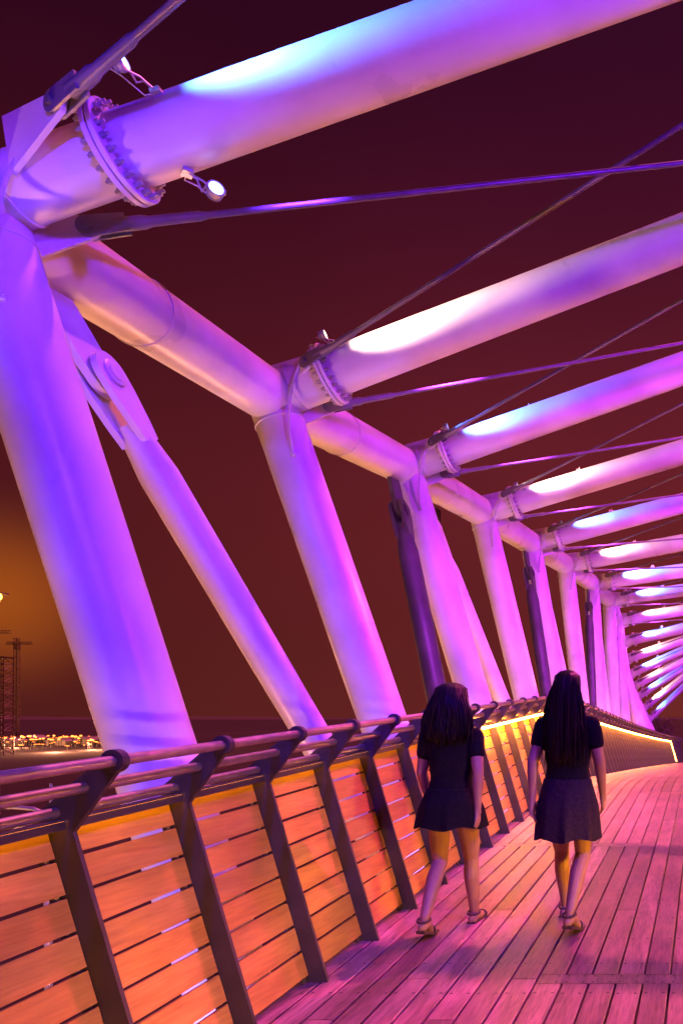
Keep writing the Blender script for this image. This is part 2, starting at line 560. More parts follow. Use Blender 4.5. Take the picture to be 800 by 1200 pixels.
def make_strut(i, a, c):
    """crossbeam i: stub, bolted flange pair, long tube"""
    d = (c - a).normalized()
    seg = 40 if i < 6 else 20
    b = MB()
    b.tube(a, c, RSI[i], seg=seg)
    weld(b, a + d * (RC + 0.02), d, RSI[i], 0.010)
    s = b.build('crossbeam', M['white'], truss)
    f = MB()
    p = a + d * FLI[i]
    for t0, t1 in ((-0.034, -0.003), (0.003, 0.034)):
        f.rev(p, d, [(t0, RSI[i]), (t0, RSI[i] + 0.068), (t0 + 0.004, RSI[i] + 0.072), (t1 - 0.004, RSI[i] + 0.072), (t1, RSI[i] + 0.068), (t1, RSI[i])], seg, 0, False)
    _, u, v = basis(d)
    nb = 22 if i < 6 else 12
    for k in range(nb):
        an = 2 * pi * k / nb
        q = p + (u * cos(an) + v * sin(an)) * (RSI[i] + 0.040)
        f.rev(q - d * 0.075, d, [(0, 0.009), (0.014, 0.009), (0.014, 0.017), (0.041, 0.017)], 6 if i < 6 else 5, 1)
        f.rev(q + d * 0.034, d, [(0, 0.017), (0.022, 0.017), (0.022, 0.010), (0.046, 0.009)], 6 if i < 6 else 5, 1)
    f.build('flange', [M['white'], M['galv']], s)
    return s


struts = []
for i in range(16):
    struts.append(make_strut(i, L[i], R[i]))
b = MB()
b.tube(L0, R0, 0.18, seg=20)
b.build('crossbeam', M['white'], truss)


# tie rods between the crossbeams, with clevis ends and lug plates
def tie(a, c, big, lug):
    d = (c - a).normalized()
    _, u, v = basis(d)
    b = MB()
    p = a + d * 0.50
    b.tube(p + d * 0.30, c, 0.019, seg=12)
    b.rev(p, d, [(0.10, 0.018), (0.12, 0.038), (0.28, 0.038), (0.32, 0.029), (0.58, 0.027), (0.62, 0.019)], 16)
    # fork cheeks and pin
    for sgn in (-1, 1):
        poly = [(0.20, -0.05), (0.20, 0.05)] + arc(0, 0, 0.058, pi / 2, 3 * pi / 2, 8)
        b.prism(poly, p + u * (0.026 * sgn), d, v, 0.014)
    b.rev(p - u * 0.050, u, [(0, 0.024), (0.1, 0.024)], 12)
    r = b.build('tie_rod', M['rod_steel'], truss)
    if lug:
        k = MB()
        poly = arc(0, 0, 0.062, -pi / 2, pi / 2, 8) + [(-0.42, 0.16), (-0.42, -0.16)]
        k.prism(poly, p, d, v, 0.028)
        k.build('lug_plate', M['white'], truss)
    return r


for i in range(16):
    a = L[i]
    tie(a + (V((0.26, -0.16, 0.17)) if i == 0 else V((0.0, -0.02, 0.10))), Rall[i] + V((0, 0, 0.13)), i < 2, True)
    if i < 15:
        tie(a + V((0.0, 0.05, -0.16)), R[i + 1] + V((0, 0, -0.32)), i < 2, True)
tie(L0, R[0], False, False)


# diagonal braces hung from the odd nodes, both ways
def brace(a, zfoot, paint):
    """from node a to the foot of the neighbouring column"""
    d0 = V((0, 0, 0))
    c = zfoot
    d = (c - a).normalized()
    s0 = 0.72
    b = MB()
    p = a + d * s0                                     # pin
    # direction across: normal of the plate (roughly the truss plane's normal)
    run = V((0, 1, 0))
    nrm = d.cross(run).normalized()
    side = nrm.cross(d).normalized()
    rt = 0.120
    b.rev(p, d, [(0.30, 0.085), (0.36, 0.088), (0.62, rt), ((c - p).length, rt)], 28)
    o = b.build('brace', paint, truss)
    f = MB()
    for q in (-1, 1):
        poly = [(0.12, 0.105), (0.30, 0.118), (0.40, 0.09), (0.40, -0.09), (0.30, -0.118), (0.12, -0.165)] + arc(0, 0, 0.165, -pi / 2 - 0.25, -3 * pi / 2 + 0.25, 12) + [(0.12, 0.165)]
        poly = [(0.42, 0.075), (0.42, -0.075), (0.30, -0.105), (0.10, -0.137)] + arc(0, 0, 0.140, -pi / 2, -3 * pi / 2, 14) + [(0.10, 0.137), (0.30, 0.105)]
        f.prism(poly, p + nrm * (0.065 * q), d, side, 0.04)
        f.rev(p + nrm * (0.085 * q), nrm * q, [(0, 0.085), (0.012, 0.085), (0.016, 0.08), (0.016, 0.055), (0.024, 0.055)], 24)
    f.build('fork_head', paint, o)
    g = MB()
    poly = arc(0, 0, 0.13, -pi / 2 + 0.2, pi / 2 - 0.2, 12) + [(-0.14, 0.155), (-0.46, 0.155), (-0.66, 0.10), (-0.66, -0.10), (-0.46, -0.155), (-0.14, -0.155)]
    g.prism(poly, p, d, side, 0.05)
    g.build('gusset_plate', paint, o)


for i in range(0, 12, 2):
    if i + 1 < 16:
        brace(L[i].lerp(L[i + 1], 0.13) + V((-0.05, 0, -0.06)), base[i + 1] + V((0.13, -0.2, 0.2)), M['white'])
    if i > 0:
        brace(L[i].lerp(L[i - 1], 0.10) + V((-0.05, 0, -0.06)), base[i - 1] + V((-0.08, 0.2, 0.2)), M['shaded_paint'])

# cable conduits looping over each node
for i in range(16):
    a = L[i]
    dS = (R[i] - a).normalized()
    dC = (base[i] - a).normalized()
    b = MB()
    q0 = a + dC * 0.62 + V((0.10, -RB * 0.95, 0))
    q1 = a + dC * 0.30 + V((0.16, -RC * 1.12, 0.02))
    q2 = a + dS * 0.30 + V((0.0, -RSI[i] * 1.0 - 0.04, 0.08))
    q3 = a + dS * (FLI[i] - 0.08) + V((0.0, -RSI[i] * 0.8, 0.20))
    pts = []
    for k in range(13):
        t = k / 12
        pts.append(q0 * (1 - t) ** 3 + q1 * (3 * t * (1 - t) ** 2) + q2 * (3 * t * t * (1 - t)) + q3 * t ** 3)
    b.path(pts, 0.013, 8)
    b.ball(q0 + V((0, 0.01, 0)), 0.026)
    b.rev(q3 - V((0, 0.03, 0)), (0, 1, 0), [(0, 0.03), (0.06, 0.03)], 10)
    b.build('cable_conduit', M['cable'], truss)

# ------------------------------------------------------------------ floodlights
ORD = ['nearest', 'second', 'third', 'fourth', 'fifth', 'sixth', 'seventh', 'eighth', 'ninth', 'tenth', 'eleventh', 'twelfth', 'thirteenth', 'fourteenth', 'fifteenth', 'farthest']


def spot(name, loc, aim, col, power, angle, blend, size, parent):
    l = bpy.data.lights.new(name, 'SPOT')
    l.color = col; l.energy = power; l.spot_size = radians(angle); l.spot_blend = blend; l.shadow_soft_size = size
    o = bpy.data.objects.new(name, l)
    C.objects.link(o)
    o.parent = parent
    o.location = V(loc) - V(parent.location)
    o.rotation_euler = V(aim).to_track_quat('-Z', 'Y').to_euler()
    return o


def floodlight(pos, aim, foot, lens, label, group, scale=0.52, seg=20):
    aim = V(aim).normalized()
    pos, foot = V(pos), V(foot)
    root = empty('floodlight', foot, label, 'floodlight', group)
    _, u, v = basis(aim)
    h = MB()
    s = scale
    h.rev(pos - aim * 0.10 * s, aim, [(0, 0.030 * s), (0.015 * s, 0.055 * s), (0.05 * s, 0.062 * s), (0.06 * s, 0.076 * s), (0.125 * s, 0.080 * s), (0.125 * s, 0.066 * s), (0.105 * s, 0.064 * s)], seg, 0, True)
    for k in range(4):                                # cooling fins
        h.rev(pos - aim * (0.085 - 0.016 * k) * s, aim, [(0, 0.055 * s), (0, 0.072 * s), (0.006 * s, 0.072 * s), (0.006 * s, 0.055 * s)], seg, 0, False)
    h.build('housing', M['galv'], root)
    e = MB()
    e.rev(pos + aim * 0.012 * s, aim, [(0, 0.064 * s), (0.004 * s, 0.064 * s)], seg)
    e.build('lens', lens, root)
    k = MB()
    for q in (-1, 1):
        k.prism([(-0.02 * s, -0.016 * s), (0.02 * s, -0.016 * s), (0.02 * s, 0.016 * s), (-0.02 * s, 0.016 * s)], pos + u * (0.085 * s * q), v, aim, 0.008 * s)
        k.path([pos + u * (0.085 * s * q), pos + u * (0.085 * s * q) - v * 0.09 * s + (foot - pos) * 0.15, pos + (foot - pos) * 0.55 + u * (0.03 * s * q), foot + u * 0.02 * s * q], 0.010 * s, 6)
    k.box(foot, (0.045 * s, 0.05 * s, 0.022 * s), (u, aim, v))
    k.build('bracket', M['galv'], root)
    w = MB()
    mid = (pos + foot) / 2 - aim * 0.16 * s + v * 0.03
    w.path([pos - aim * 0.09 * s, pos - aim * 0.15 * s, mid, foot - aim * 0.12 * s, foot - aim * 0.03 * s], 0.007 * s, 6)
    w.build('power_cable', M['cable'], root)
    return root


KIND = 'BWBWBWBBWBWBWBWB'
for i in range(16):
    blue = KIND[i] == 'B'
    d = (R[i] - L[i]).normalized()
    _, u, v = basis(d)
    if u.y > 0: u = -u
    off = (v * 0.47 + u * 0.88).normalized()
    pos = L[i] + d * (FLI[i] + (0.30 if i == 0 else 0.17)) + off * (RSI[i] + 0.165)
    foot = L[i] + d * (FLI[i] + (0.36 if i == 0 else 0.25)) + off * (RSI[i] + 0.012)
    aim = d - off * (0.085 + 0.03 * ((i * 5) % 4 - 1.5))
    fl_ = floodlight(pos, aim, foot, M['lens_blue' if blue else 'lens_warm'],
                     ('blue floodlight' if blue else 'warm white floodlight') + ' clamped on top of the ' + ORD[i] + ' crossbeam beside its flange',
                     'floodlights on top of the crossbeams')
    spot('lamp', pos + aim.normalized() * 0.05, aim, BLUE if blue else WARM, (P_STRUT_BLUE if blue else P_STRUT_WARM) * (0.9, 1.1, 0.75, 1.25, 0.9, 0.8, 1.2, 0.7)[i % 8], 56 + 5 * (i * 7 % 4), 1.0, 0.11, fl_)
# the lower lamp seen under the nearest crossbeam
d = (R[0] - L[0]).normalized()
_, u, v = basis(d)
if u.y > 0: u = -u
pos = L[0] + d * 1.24 - v * 0.29 - u * 0.08
foot = L[0] + d * 1.14 - v * (RSI[0] + 0.012) - u * 0.03
aim = d * 0.75 + u * 0.75 - v * 0.05
fl_ = floodlight(pos, aim, foot, M['lens_blue'], 'blue floodlight glaring below the underside of the nearest crossbeam', None, 0.55)
spot('lamp', pos + aim.normalized() * 0.05, aim, BLUE, 25, 70, 0.7, 0.05, fl_)

# added violet wash lamps, hidden on the far side of each crossbeam, thrown forwards and down along the next column
for i in range(0, 16):
    A, B_ = Lall[i], Rall[i]
    d = (B_ - A).normalized()
    _, u, v = basis(d)
    if u.y < 0: u = -u
    off = (u * 0.72 + v * 0.69).normalized()
    pos = A + d * 1.75 + off * (0.205 + 0.15)
    foot = A + d * 1.75 + off * (0.205 + 0.0)
    tgt = L[i] * 0.45 + base[i] * 0.55
    if i == 0: tgt = L[i] * 0.72 + base[i] * 0.28
    aim = tgt - pos
    fl_ = floodlight(pos, aim, foot, M['lens_violet'], ('added violet wash lamp behind the crossbeam just outside the frame' if i == 0 else 'added violet wash lamp on the far side of the ' + ORD[i - 1] + ' crossbeam, aimed at the next column'),
                     'added wash lamps behind the crossbeams', 0.7, 12)
    spot('lamp', pos + aim.normalized() * 0.06, aim, WASH_BLUE if i == 0 else (WASH if i == 1 else WASH_PINK), P_WASH * (1.5 if i == 0 else 1), 84 if i == 0 else 72, 0.8, 0.05, fl_)

# added blue uplights at the column feet, outside the railing, to brighten the lower columns
for i in range(0, 9):
    ax = (L[i] - base[i]).normalized()
    k = (deckz(ND[i]) - 0.75 - base[i].z) / ax.z
    p = base[i] + ax * k + V((-0.02, -0.50, 0))
    aim = ax + V((0.0, 0.30, 0))
    fl_ = floodlight(p, aim, p - ax * 0.16, M['lens_blue'], 'added blue uplight at the foot of the ' + ORD[i] + ' column outside the railing', 'added uplights at the column feet', 0.7, 12)
    k_ = MB(); k_.tube(p - ax * 0.16 + V((0, 0, -0.01)), base[i] + ax * (k - 0.18) + V((0, -0.1, 0)), 0.02, seg=8)
    k_.build('arm', M['galv'], fl_)
    spot('lamp', p + aim.normalized() * 0.05, aim, UP, P_UP, 80, 0.8, 0.05, fl_)

# added fill floods on the unseen right-hand chord, washing the columns, crossbeams and deck:
# violet ones thrown forwards along the bridge, pink ones thrown back
NUM = ['one', 'two', 'three', 'four', 'five', 'six', 'seven', 'eight', 'nine', 'ten', 'eleven', 'twelve', 'thirteen', 'fourteen', 'fifteen', 'sixteen', 'seventeen']
for i in range(0, 17):
    violet = i % 2 == 0
    top = Rall[i]
    pos = top + V((-0.45, 0.9, -0.9 if violet else 0.10))
    tgt = V((-3.4, top.y + (4.6 if violet else -7.0), 1.6 if violet else 2.6))
    fl_ = floodlight(pos, tgt - pos, top + V((-0.12, 0.9, 0.22)), M['lens_violet' if violet else 'lens_pink'],
                     ('violet' if violet else 'pink') + ' fill floodlight added on the right chord over bay ' + NUM[i] + ' of the bridge',
                     'fill floodlights added on the right-hand chord', 1.6, 12)
    spot('lamp', pos + (tgt - pos).normalized() * 0.1, tgt - pos, (VIOLET if i < 2 else MAGENTA) if violet else PINK, P_FLOOD_V * (1 if i < 2 else 1.15) if violet else P_FLOOD_P, 100 if violet else 60, 0.6, 0.10, fl_)

# added orange fill lamps, on posts beside and below the bridge, for rims and undersides
for i, (x, y, z, p) in enumerate(((-6.4, 3.0, -4.6, 1050), (-6.4, 10.5, -4.6, 1050), (-6.4, 18.5, -4.6, 1050), (-6.4, 27.0, -4.6, 300))):
    t = empty('added_lamp', (x, y, GROUND), 'added orange fill lamp on a short post beside the bridge, ' + ['nearest the camera', 'second from the camera', 'third from the camera', 'farthest from the camera'][i], 'street lamp', 'added fill lamps below the bridge')
    q = MB()
    q.rev((x, y, GROUND), (0, 0, 1), [(0, 0.14), (0.05, 0.14), (0.06, 0.07), (z - GROUND - 0.15, 0.05), (z - GROUND - 0.12, 0.16), (z - GROUND - 0.08, 0.18)], 16)
    q.build('post', M['galv'], t)
    q = MB()
    q.ball((x, y, z), (0.17, 0.17, 0.12), seg=16)
    q.build('globe', M['lens_fill'], t)
    l = bpy.data.lights.new('lamp', 'POINT'); l.color = SODIUM; l.energy = p; l.shadow_soft_size = 0.15
    o = bpy.data.objects.new('lamp', l); C.objects.link(o); o.parent = t
    o.location = (0, 0, z - GROUND + 0.30)

# ------------------------------------------------------------------ deck
b = MB()
PW, GAP, TH = 0.1434, 0.011, 0.03
X0, X1 = -2.19, 3.05
ncol = int((X1 - X0) / PW)
LEN = 3.63
CR = [4.62 + LEN * k for k in range(-2, 14)]         # cross boards


def plank(xa, xb, d0, d1, tone):
    n = max(1, int((d1 - d0) / 0.9))
    b.attr = tone
    vs = []
    for k in range(n + 1):
        d = d0 + (d1 - d0) * k / n
        c, z = curve(d), deckz(d)
        e = 0.004
        vs += [(xa + c, d, z - TH), (xa + c, d, z - e), (xa + c + e, d, z), (xb + c - e, d, z), (xb + c, d, z - e), (xb + c, d, z - TH)]
    fs = []
    for k in range(n):
        for q in range(5):
            fs.append((k * 6 + q, k * 6 + q + 1, (k + 1) * 6 + q + 1, (k + 1) * 6 + q))
    fs.append((0, 1, 2, 3, 4, 5)[::-1])
    fs.append(tuple(n * 6 + q for q in range(6)))
    b.add(vs, fs, 0)


def screws(xc, d):
    for q in (-0.045, 0.045):
        z = deckz(d) + 0.0006
        c = curve(d)
        vs = [(xc + q + c + 0.010 * cos(2 * pi * k / 6), d + 0.010 * sin(2 * pi * k / 6), z) for k in range(6)]
        b.add(vs, [tuple(range(6))], 1)


rng = random.Random(3)
split = (int((-0.92 - X0) / PW), int((-0.50 - X0) / PW))
for j in range(ncol):
    xa = X0 + j * PW
    xb = xa + PW - GAP
    # the breaks of this run of planks
    cuts = []
    for k, cd in enumerate(CR):
        right = (k % 2 == 0)                          # cross board on the right-hand part at 4.62, on the left at 8.25
        if right and j > split[0]: cuts.append((cd - 0.072, cd + 0.072))
        elif (not right) and j <= split[1] + 0: cuts.append((cd - 0.072, cd + 0.072))
        elif j % 2 == k % 2: cuts.append((cd + (0.0 if j % 4 < 2 else -0.55), cd + 0.004 + (0.0 if j % 4 < 2 else -0.55)))
        if j % 3 == k % 3: cuts.append((cd + 1.35, cd + 1.354))
    cuts.sort()
    cur = -2.0
    for c0, c1 in cuts + [(52.0, 52.0)]:
        if c0 - cur > 0.05:
            plank(xa, xb, cur, c0 - 0.002, rng.random())
        cur = max(cur, c1 + 0.002)
    d = 2.6
    while d < 16:
        if all(not (c0 - 0.03 < d < c1 + 0.03) for c0, c1 in cuts):
            screws((xa + xb) / 2, d + rng.uniform(-0.006, 0.006))
        d += 0.4538
for k, cd in enumerate(CR):
    if cd > 50: continue
    if k % 2 == 0:
        xa, xb = X0 + (split[0] + 1) * PW, X0 + ncol * PW
    else:
        xa, xb = X0, X0 + (split[1] + 1) * PW - GAP
    d = cd; c, z = curve(d), deckz(d)
    b.attr = 0.35 + 0.3 * rng.random()
    sl = along(d)
    xq = xa
    while xq < xb - 0.02:
        x2 = min(xb, xq + 2.4)
        b.box(((xq + x2) / 2 + c, d, z - TH / 2), ((x2 - xq) / 2 - 0.002, 0.066, TH / 2), ((1, 0, 0), sl, V((1, 0, 0)).cross(sl)))
        xs_ = xq + 0.06
        while xs_ < x2:
            screws(xs_, d - 0.045); screws(xs_, d + 0.045); xs_ += PW
        xq = x2
deck = b.build('deck', [M['deck'], M['screw']], attr=True)
deck['kind'] = 'structure'
# joists and the dark sub-deck under the boards
b = MB()
dd = [-2 + 1.5 * k for k in range(37)]
for k in range(len(dd) - 1):
    q = []
    for d in (dd[k], dd[k + 1]):
        c, z = curve(d), deckz(d)
        q.append([(X0 + c + 0.02, d, z - 0.05), (X0 + c + 0.02, d, z - 0.28), (X1 + c - 0.02, d, z - 0.28), (X1 + c - 0.02, d, z - 0.05)])
    b.hexa(q[0], q[1])
o = b.build('deck_frame', M['steel_dark'])
o['kind'] = 'structure'

# ------------------------------------------------------------------ railing
POST0, PSP = 4.58 - 0.71 * 9, 0.71
NP = 72
XB = -2.135                                           # foot of the panel
LEAN = 0.295                                          # outward lean, x per z
HP = 1.09                                             # height of the post
rail = empty('railing', (XB, POST0, deckz(POST0)),
             'outward leaning timber panel railing with dark steel posts and three tube handrails', 'railing')
LED_END = 43.2
pd = [POST0 + PSP * k for k in range(NP)]
pl = V((-LEAN, 0, 1)).normalized()
pn = V((1, 0, LEAN)).normalized()                     # towards the walkway


def post_mesh():
    b = MB()
    # fin plate, with the arm that carries the handrails, in one outline (x, z)
    top = V((-LEAN * HP, 0, HP))
    w = 0.115
    def P(s, t): return (pl * s + pn * t)
    ln = HP / pl.z
    kn = P(ln, 0.085) + V((0.195, 0, 0.215))
    outl = [P(-0.25, 0.005), P(-0.25, w), P(ln - 0.06, w), ]
    o2 = [(q.x, q.z) for q in outl]
    dirn = V((0.195, 0, 0.215)).normalized()
    prp = V((dirn.z, 0, -dirn.x))
    q = kn + prp * 0.036; o2.append((q.x - dirn.x * 0.02, q.z - dirn.z * 0.02))
    a0 = math.atan2(prp.z, prp.x)
    for k in range(13):
        a = a0 + pi * k / 12
        o2.append((kn.x + 0.038 * cos(a), kn.z + 0.038 * sin(a)))
    q = P(ln + 0.05, 0.025); o2.append((q.x, q.z))
    q = P(ln + 0.015, 0.005); o2.append((q.x, q.z))
    b.prism(o2, (0, 0, 0), (1, 0, 0), (0, 0, 1), 0.022)
    # ring round the top handrail
    b.rev(kn - V((0, 0.02, 0)), (0, 1, 0), [(0, 0.024), (0, 0.043), (0.04, 0.043), (0.04, 0.024)], 18, 0, False)
    # flange behind, carrying the panel, with bolts
    b.box(P(ln / 2 - 0.02, 0.0), (0.006, 0.052, ln / 2), (pn, V((0, 1, 0)), pl))
    for k in range(16):
        s = 0.05 + k * (ln - 0.12) / 15
        for y in (-0.034,):
            b.rev(P(s, 0.005) + V((0, y, 0)), pn, [(0, 0.011), (0.006, 0.011), (0.009, 0.007)], 8, 1)
    return b.mesh('post', [M['post_steel'], M['brushed']]), kn, P, ln, dirn


pm, KN, PF, LN, DIRN = post_mesh()
for k, d in enumerate(pd):
    o = bpy.data.objects.new('post', pm)
    C.objects.link(o)
    o.parent = rail
    o.location = V((XB + curve(d), d, deckz(d))) - V(rail.location)

NB = 8
for k in range(NP - 1):
    b = MB()
    d0, d1 = pd[k] + 0.016, pd[k + 1] - 0.016
    o0 = V((XB + curve(d0), d0, deckz(d0))); o1 = V((XB + curve(d1), d1, deckz(d1)))
    pitch = (LN - 0.03) / NB
    for q in range(NB):
        b.attr = random.random()
        s0 = 0.035 + q * pitch
        s1 = s0 + pitch - 0.014
        j0, j1 = random.uniform(-0.0015, 0.0015), random.uniform(-0.0015, 0.0015)
        t0, t1 = 0.008, 0.030
        b.hexa([o0 + PF(s0 + j0, t0), o0 + PF(s1 + j0, t0), o0 + PF(s1 + j0, t1), o0 + PF(s0 + j0, t1)],
               [o1 + PF(s0 + j1, t0), o1 + PF(s1 + j1, t0), o1 + PF(s1 + j1, t1), o1 + PF(s0 + j1, t1)])
    b.build('timber_panel', M['panel'], rail, attr=True)

# the three handrails: under the knob, half way, and near the post top
for f, r, off in ((1.0, 0.0215, 0.0), (0.52, 0.0215, 0.0), (0.06, 0.0215, 0.0)):
    b = MB()
    base_p = PF(LN + 0.02, 0.055)
    pnt = base_p + (KN - base_p) * f
    d = pd[0] - 0.6
    pts = []
    while d < pd[-1] + 0.1:
        pts.append(V((XB + curve(d), d, deckz(d))) + pnt)
        d += 0.71
    b.path(pts, r, 14)
    b.build('handrail', M['brushed'], rail)
# light strip: tucked up behind a lip under the middle rail near by, along the post tops farther on
b = MB(); e = MB(); en = MB(); lip = MB()
for k in range(-1, NP - 1):
    d0, d1 = (pd[k] if k >= 0 else pd[0] - PSP) + 0.016, (pd[k + 1] if k >= 0 else pd[0]) - 0.016
    if d1 > LED_END: break
    q, q2, e0 = [], [], []
    for d in (d0, d1):
        o = V((XB + curve(d), d, deckz(d)))
        if d0 < 8.7:
            bp_ = PF(LN + 0.02, 0.055)
            c = o + bp_ + (KN - bp_) * 0.06 + V((0.028, 0, -0.026))
            q.append([c + V((-0.018, 0, 0.004)), c + V((-0.018, 0, -0.002)), c + V((0.018, 0, -0.002)), c + V((0.018, 0, 0.004))])
            q2.append([c + V((0.015, 0, -0.003)), c + V((0.015, 0, -0.034)), c + V((0.018, 0, -0.034)), c + V((0.018, 0, -0.003))])
            e0.append([c + V((-0.012, 0, -0.003)), c + V((-0.012, 0, -0.010)), c + V((0.010, 0, -0.010)), c + V((0.010, 0, -0.003))])
        else:
            c = o + PF(LN - 0.045, 0.155)
            q.append([c + V((-0.022, 0, 0.020)), c + V((-0.022, 0, 0.014)), c + V((0.020, 0, 0.014)), c + V((0.020, 0, 0.020))])
            e0.append([c + V((-0.014, 0, 0.013)), c + V((-0.014, 0, -0.012)), c + V((0.014, 0, -0.012)), c + V((0.014, 0, 0.013))])
    b.hexa(q[0], q[1]); (en if q2 else e).hexa(e0[0], e0[1])
    if q2: lip.hexa(q2[0], q2[1])
d = pd[int((LED_END - POST0) / PSP)]
o = V((XB + curve(d), d, deckz(d)))
e.tube(o + PF(0.05, 0.15), o + PF(LN - 0.08, 0.15), 0.004, seg=8)
lp = b.build('light_channel', M['steel_dark'], rail)
e.build('light_strip', M['led'], lp)
near_lip = lip.build('light_lip', M['steel_dark'], lp)
near_strip = en.build('light_strip', M['led_near'], lp)

# the same railing along the other side of the deck, mirrored; its strip has no lip
rail2 = rail.copy()
C.objects.link(rail2)
rail2['label'] = 'right-hand timber panel railing across the deck, mirror of the left one'
XR = 2.985
rail2.location = V((XR, POST0, deckz(POST0)))


def mirrored(me):
    m2 = me.copy()
    for v in m2.vertices:
        c = curve(v.co.y)
        v.co.x = XR + c - (v.co.x - XB - c)
    m2.flip_normals()
    return m2


for ch in list(rail.children):
    c = ch.copy(); C.objects.link(c); c.parent = rail2
    if ch.name.startswith('post'):
        d = ch.location.y + POST0
        c.location = V((curve(d), d - POST0, deckz(d) - deckz(POST0)))
        c.scale = (-1, 1, 1)
    else:
        c.data = mirrored(ch.data)
        c.matrix_parent_inverse = Matrix.Translation(-V(rail2.location))
    for g in ch.children:
        if g == near_lip: continue
        h = g.copy(); C.objects.link(h); h.parent = c
        h.data = mirrored(g.data)
        if g.name.startswith('light_strip'):
            h.data.materials[0] = M['led_right']
# amber fill lamps added on the unseen right-hand posts, to light the left panels
for k in range(0, 68, 2):
    d = pd[k] if k else pd[0]
    p = V((XR + curve(d) - 0.10, d + 0.03, deckz(d) + 0.62))
    q = MB()
    q.rev(p + V((0.05, 0, 0)), (-1, 0, 0), [(0, 0.05), (0.04, 0.06), (0.05, 0.06), (0.05, 0.05)], 14)
    c = q.build('fill_lamp', M['galv'], rail2)
    q = MB()
    q.rev(p + V((0.004, 0, 0)), (-1, 0, 0), [(0, 0.048), (0.006, 0.044)], 14)
    q.build('lens', M['lens_fill'], c)
    l = bpy.data.lights.new('lamp', 'SPOT'); l.color = AMBER; l.energy = P_FILL; l.spot_size = radians(27); l.spot_blend = 1.0; l.shadow_soft_size = 0.05
    o = bpy.data.objects.new('lamp', l); C.objects.link(o); o.parent = rail2
    o.location = p + V((-0.02, 0, 0)) - V(rail2.location)
    o.rotation_euler = V((-5.0, 3.0, -0.13 + (0.0 if d < 12 else -0.20))).to_track_quat('-Z', 'Y').to_euler()
for r_ in (rail, rail2):
    r_['group'] = 'railings of the bridge'

# ------------------------------------------------------------------ far end: embankment and a small tree
b = MB()
nx = [-60, -30, -16, -9, -5, 0, 5, 9, 16, 40]
for j, d in enumerate((50, 54, 60, 75, 110, 150)):
    for x in nx:
        f = max(0, 1 - max(0, abs(x) - 6) / 14) * (0 if j == 0 else (0.55 if j == 1 else 1)) * (1 if j < 5 else 0)
        z = GROUND - 0.5 + (4.1 + random.uniform(-0.25, 0.25)) * f
        b.v.append((x, d, z)); b.a.append(0)
for j in range(5):
    for i in range(9):
        b.f.append([j * 10 + i, j * 10 + i + 1, (j + 1) * 10 + i + 1, (j + 1) * 10 + i]); b.m.append(0); b.sm.append(True)
o = b.build('embankment', M['soil']); o['kind'] = 'structure'

t = empty('small_tree', (-3.3, 61, -4.0), 'wispy pale small tree just beyond the far end of the railing', 'tree')
b = MB()
tips = []
b.path([(-3.3, 61, -4.2), (-3.35, 61, -3.0), (-3.2, 61.1, -2.0), (-3.25, 61, -1.0)], [0.10, 0.08, 0.06, 0.035], 8)
for k in range(16):
    z = -2.7 + 1.9 * k / 16
    a = k * 2.4
    e1 = V((-3.25 + cos(a) * 0.9, 61 + sin(a) * 0.9, z + 0.7 + 0.4 * random.random()))
    p = V((-3.25, 61, z))
    m_ = (p + e1) / 2 + V((0, 0, 0.15))
    b.path([p, m_, e1], [0.03, 0.02, 0.008], 5)
    tips += [m_, e1, (m_ + e1) / 2]
b.build('trunk', M['bark'], t)
b = MB()
for p in tips:
    for k in range(26):
        c = p + V((random.gauss(0, 0.20), random.gauss(0, 0.20), random.gauss(0, 0.17)))
        ax = V((random.gauss(0, 1), random.gauss(0, 1), random.gauss(0, 1))).normalized()
        dd_, uu, vv = basis(ax)
        w_ = 0.035
        b.add([c - uu * 0.07, c + vv * w_, c + uu * 0.07, c - vv * w_], [(0, 1, 2, 3)])
b.build('crown', M['leaf'], t)

# ------------------------------------------------------------------ the yard on the left skyline
lm = MB()
lm.rev((0, 0, 0), (0, 0, 1), [(0, 0.12), (3.1, 0.07)], 8, 0)
lm.ball((0, 0, 3.25), (0.34, 0.34, 0.26), 1, 10, 6)
lm.rev((0, 0, 3.49), (0, 0, 1), [(0, 0.10), (0.05, 0.06)], 8, 0)
lmesh = lm.mesh('street_lamp', [M['steel_dark'], M['lens_yard']])
rg_ = random.Random(11)
pts = []
for k in range(170):
    px = rg_.uniform(-6, 150)
    py = rg_.choice([863, 864, 865, 866, 867, 868, 870, 872, 874, 876]) + rg_.uniform(-1, 1)
    h = 3.25
    dd_ = rg_.uniform(205, 300)
    z = (840 - py) / 1000 * dd_
    o = bpy.data.objects.new('street_lamp', lmesh) if k == 0 else o0.copy()
    if k == 0: o0 = o
    C.objects.link(o)
    sc_ = (z - GROUND) / 3.25
    o.location = ((px - 825) / 1000 * dd_, dd_, GROUND)
    s_ = rg_.choice((0.7, 0.9, 1.0, 1.5))
    o.scale = (s_, s_, max(0.30, sc_))
    tag(o, 'one of the many tiny orange lamps glowing in the yard on the left skyline', 'street lamp', 'yard lamps on the left skyline')
for k in range(6):
    l = bpy.data.lights.new('yard_glow', 'POINT'); l.color = SODIUM; l.energy = 9000; l.shadow_soft_size = 0.4
    o = bpy.data.objects.new('yard_glow', l); C.objects.link(o)
    dd_ = 222 + 9 * (k % 3)
    o.parent = o0
    o.location = ((-20 + 28 * k - 825) / 1000 * dd_ - o0.location.x, dd_ - o0.location.y, 4.2)
    o.scale = (1, 1, 1)
SH = ['long low shed with a flat roof among the yard lamps, farthest left', 'pale square shed among the yard lamps left of the lattice tower foot', 'low wide shed with a pitched roof in the middle of the lit yard', 'small pitched shed nearest the big column on the lit skyline']
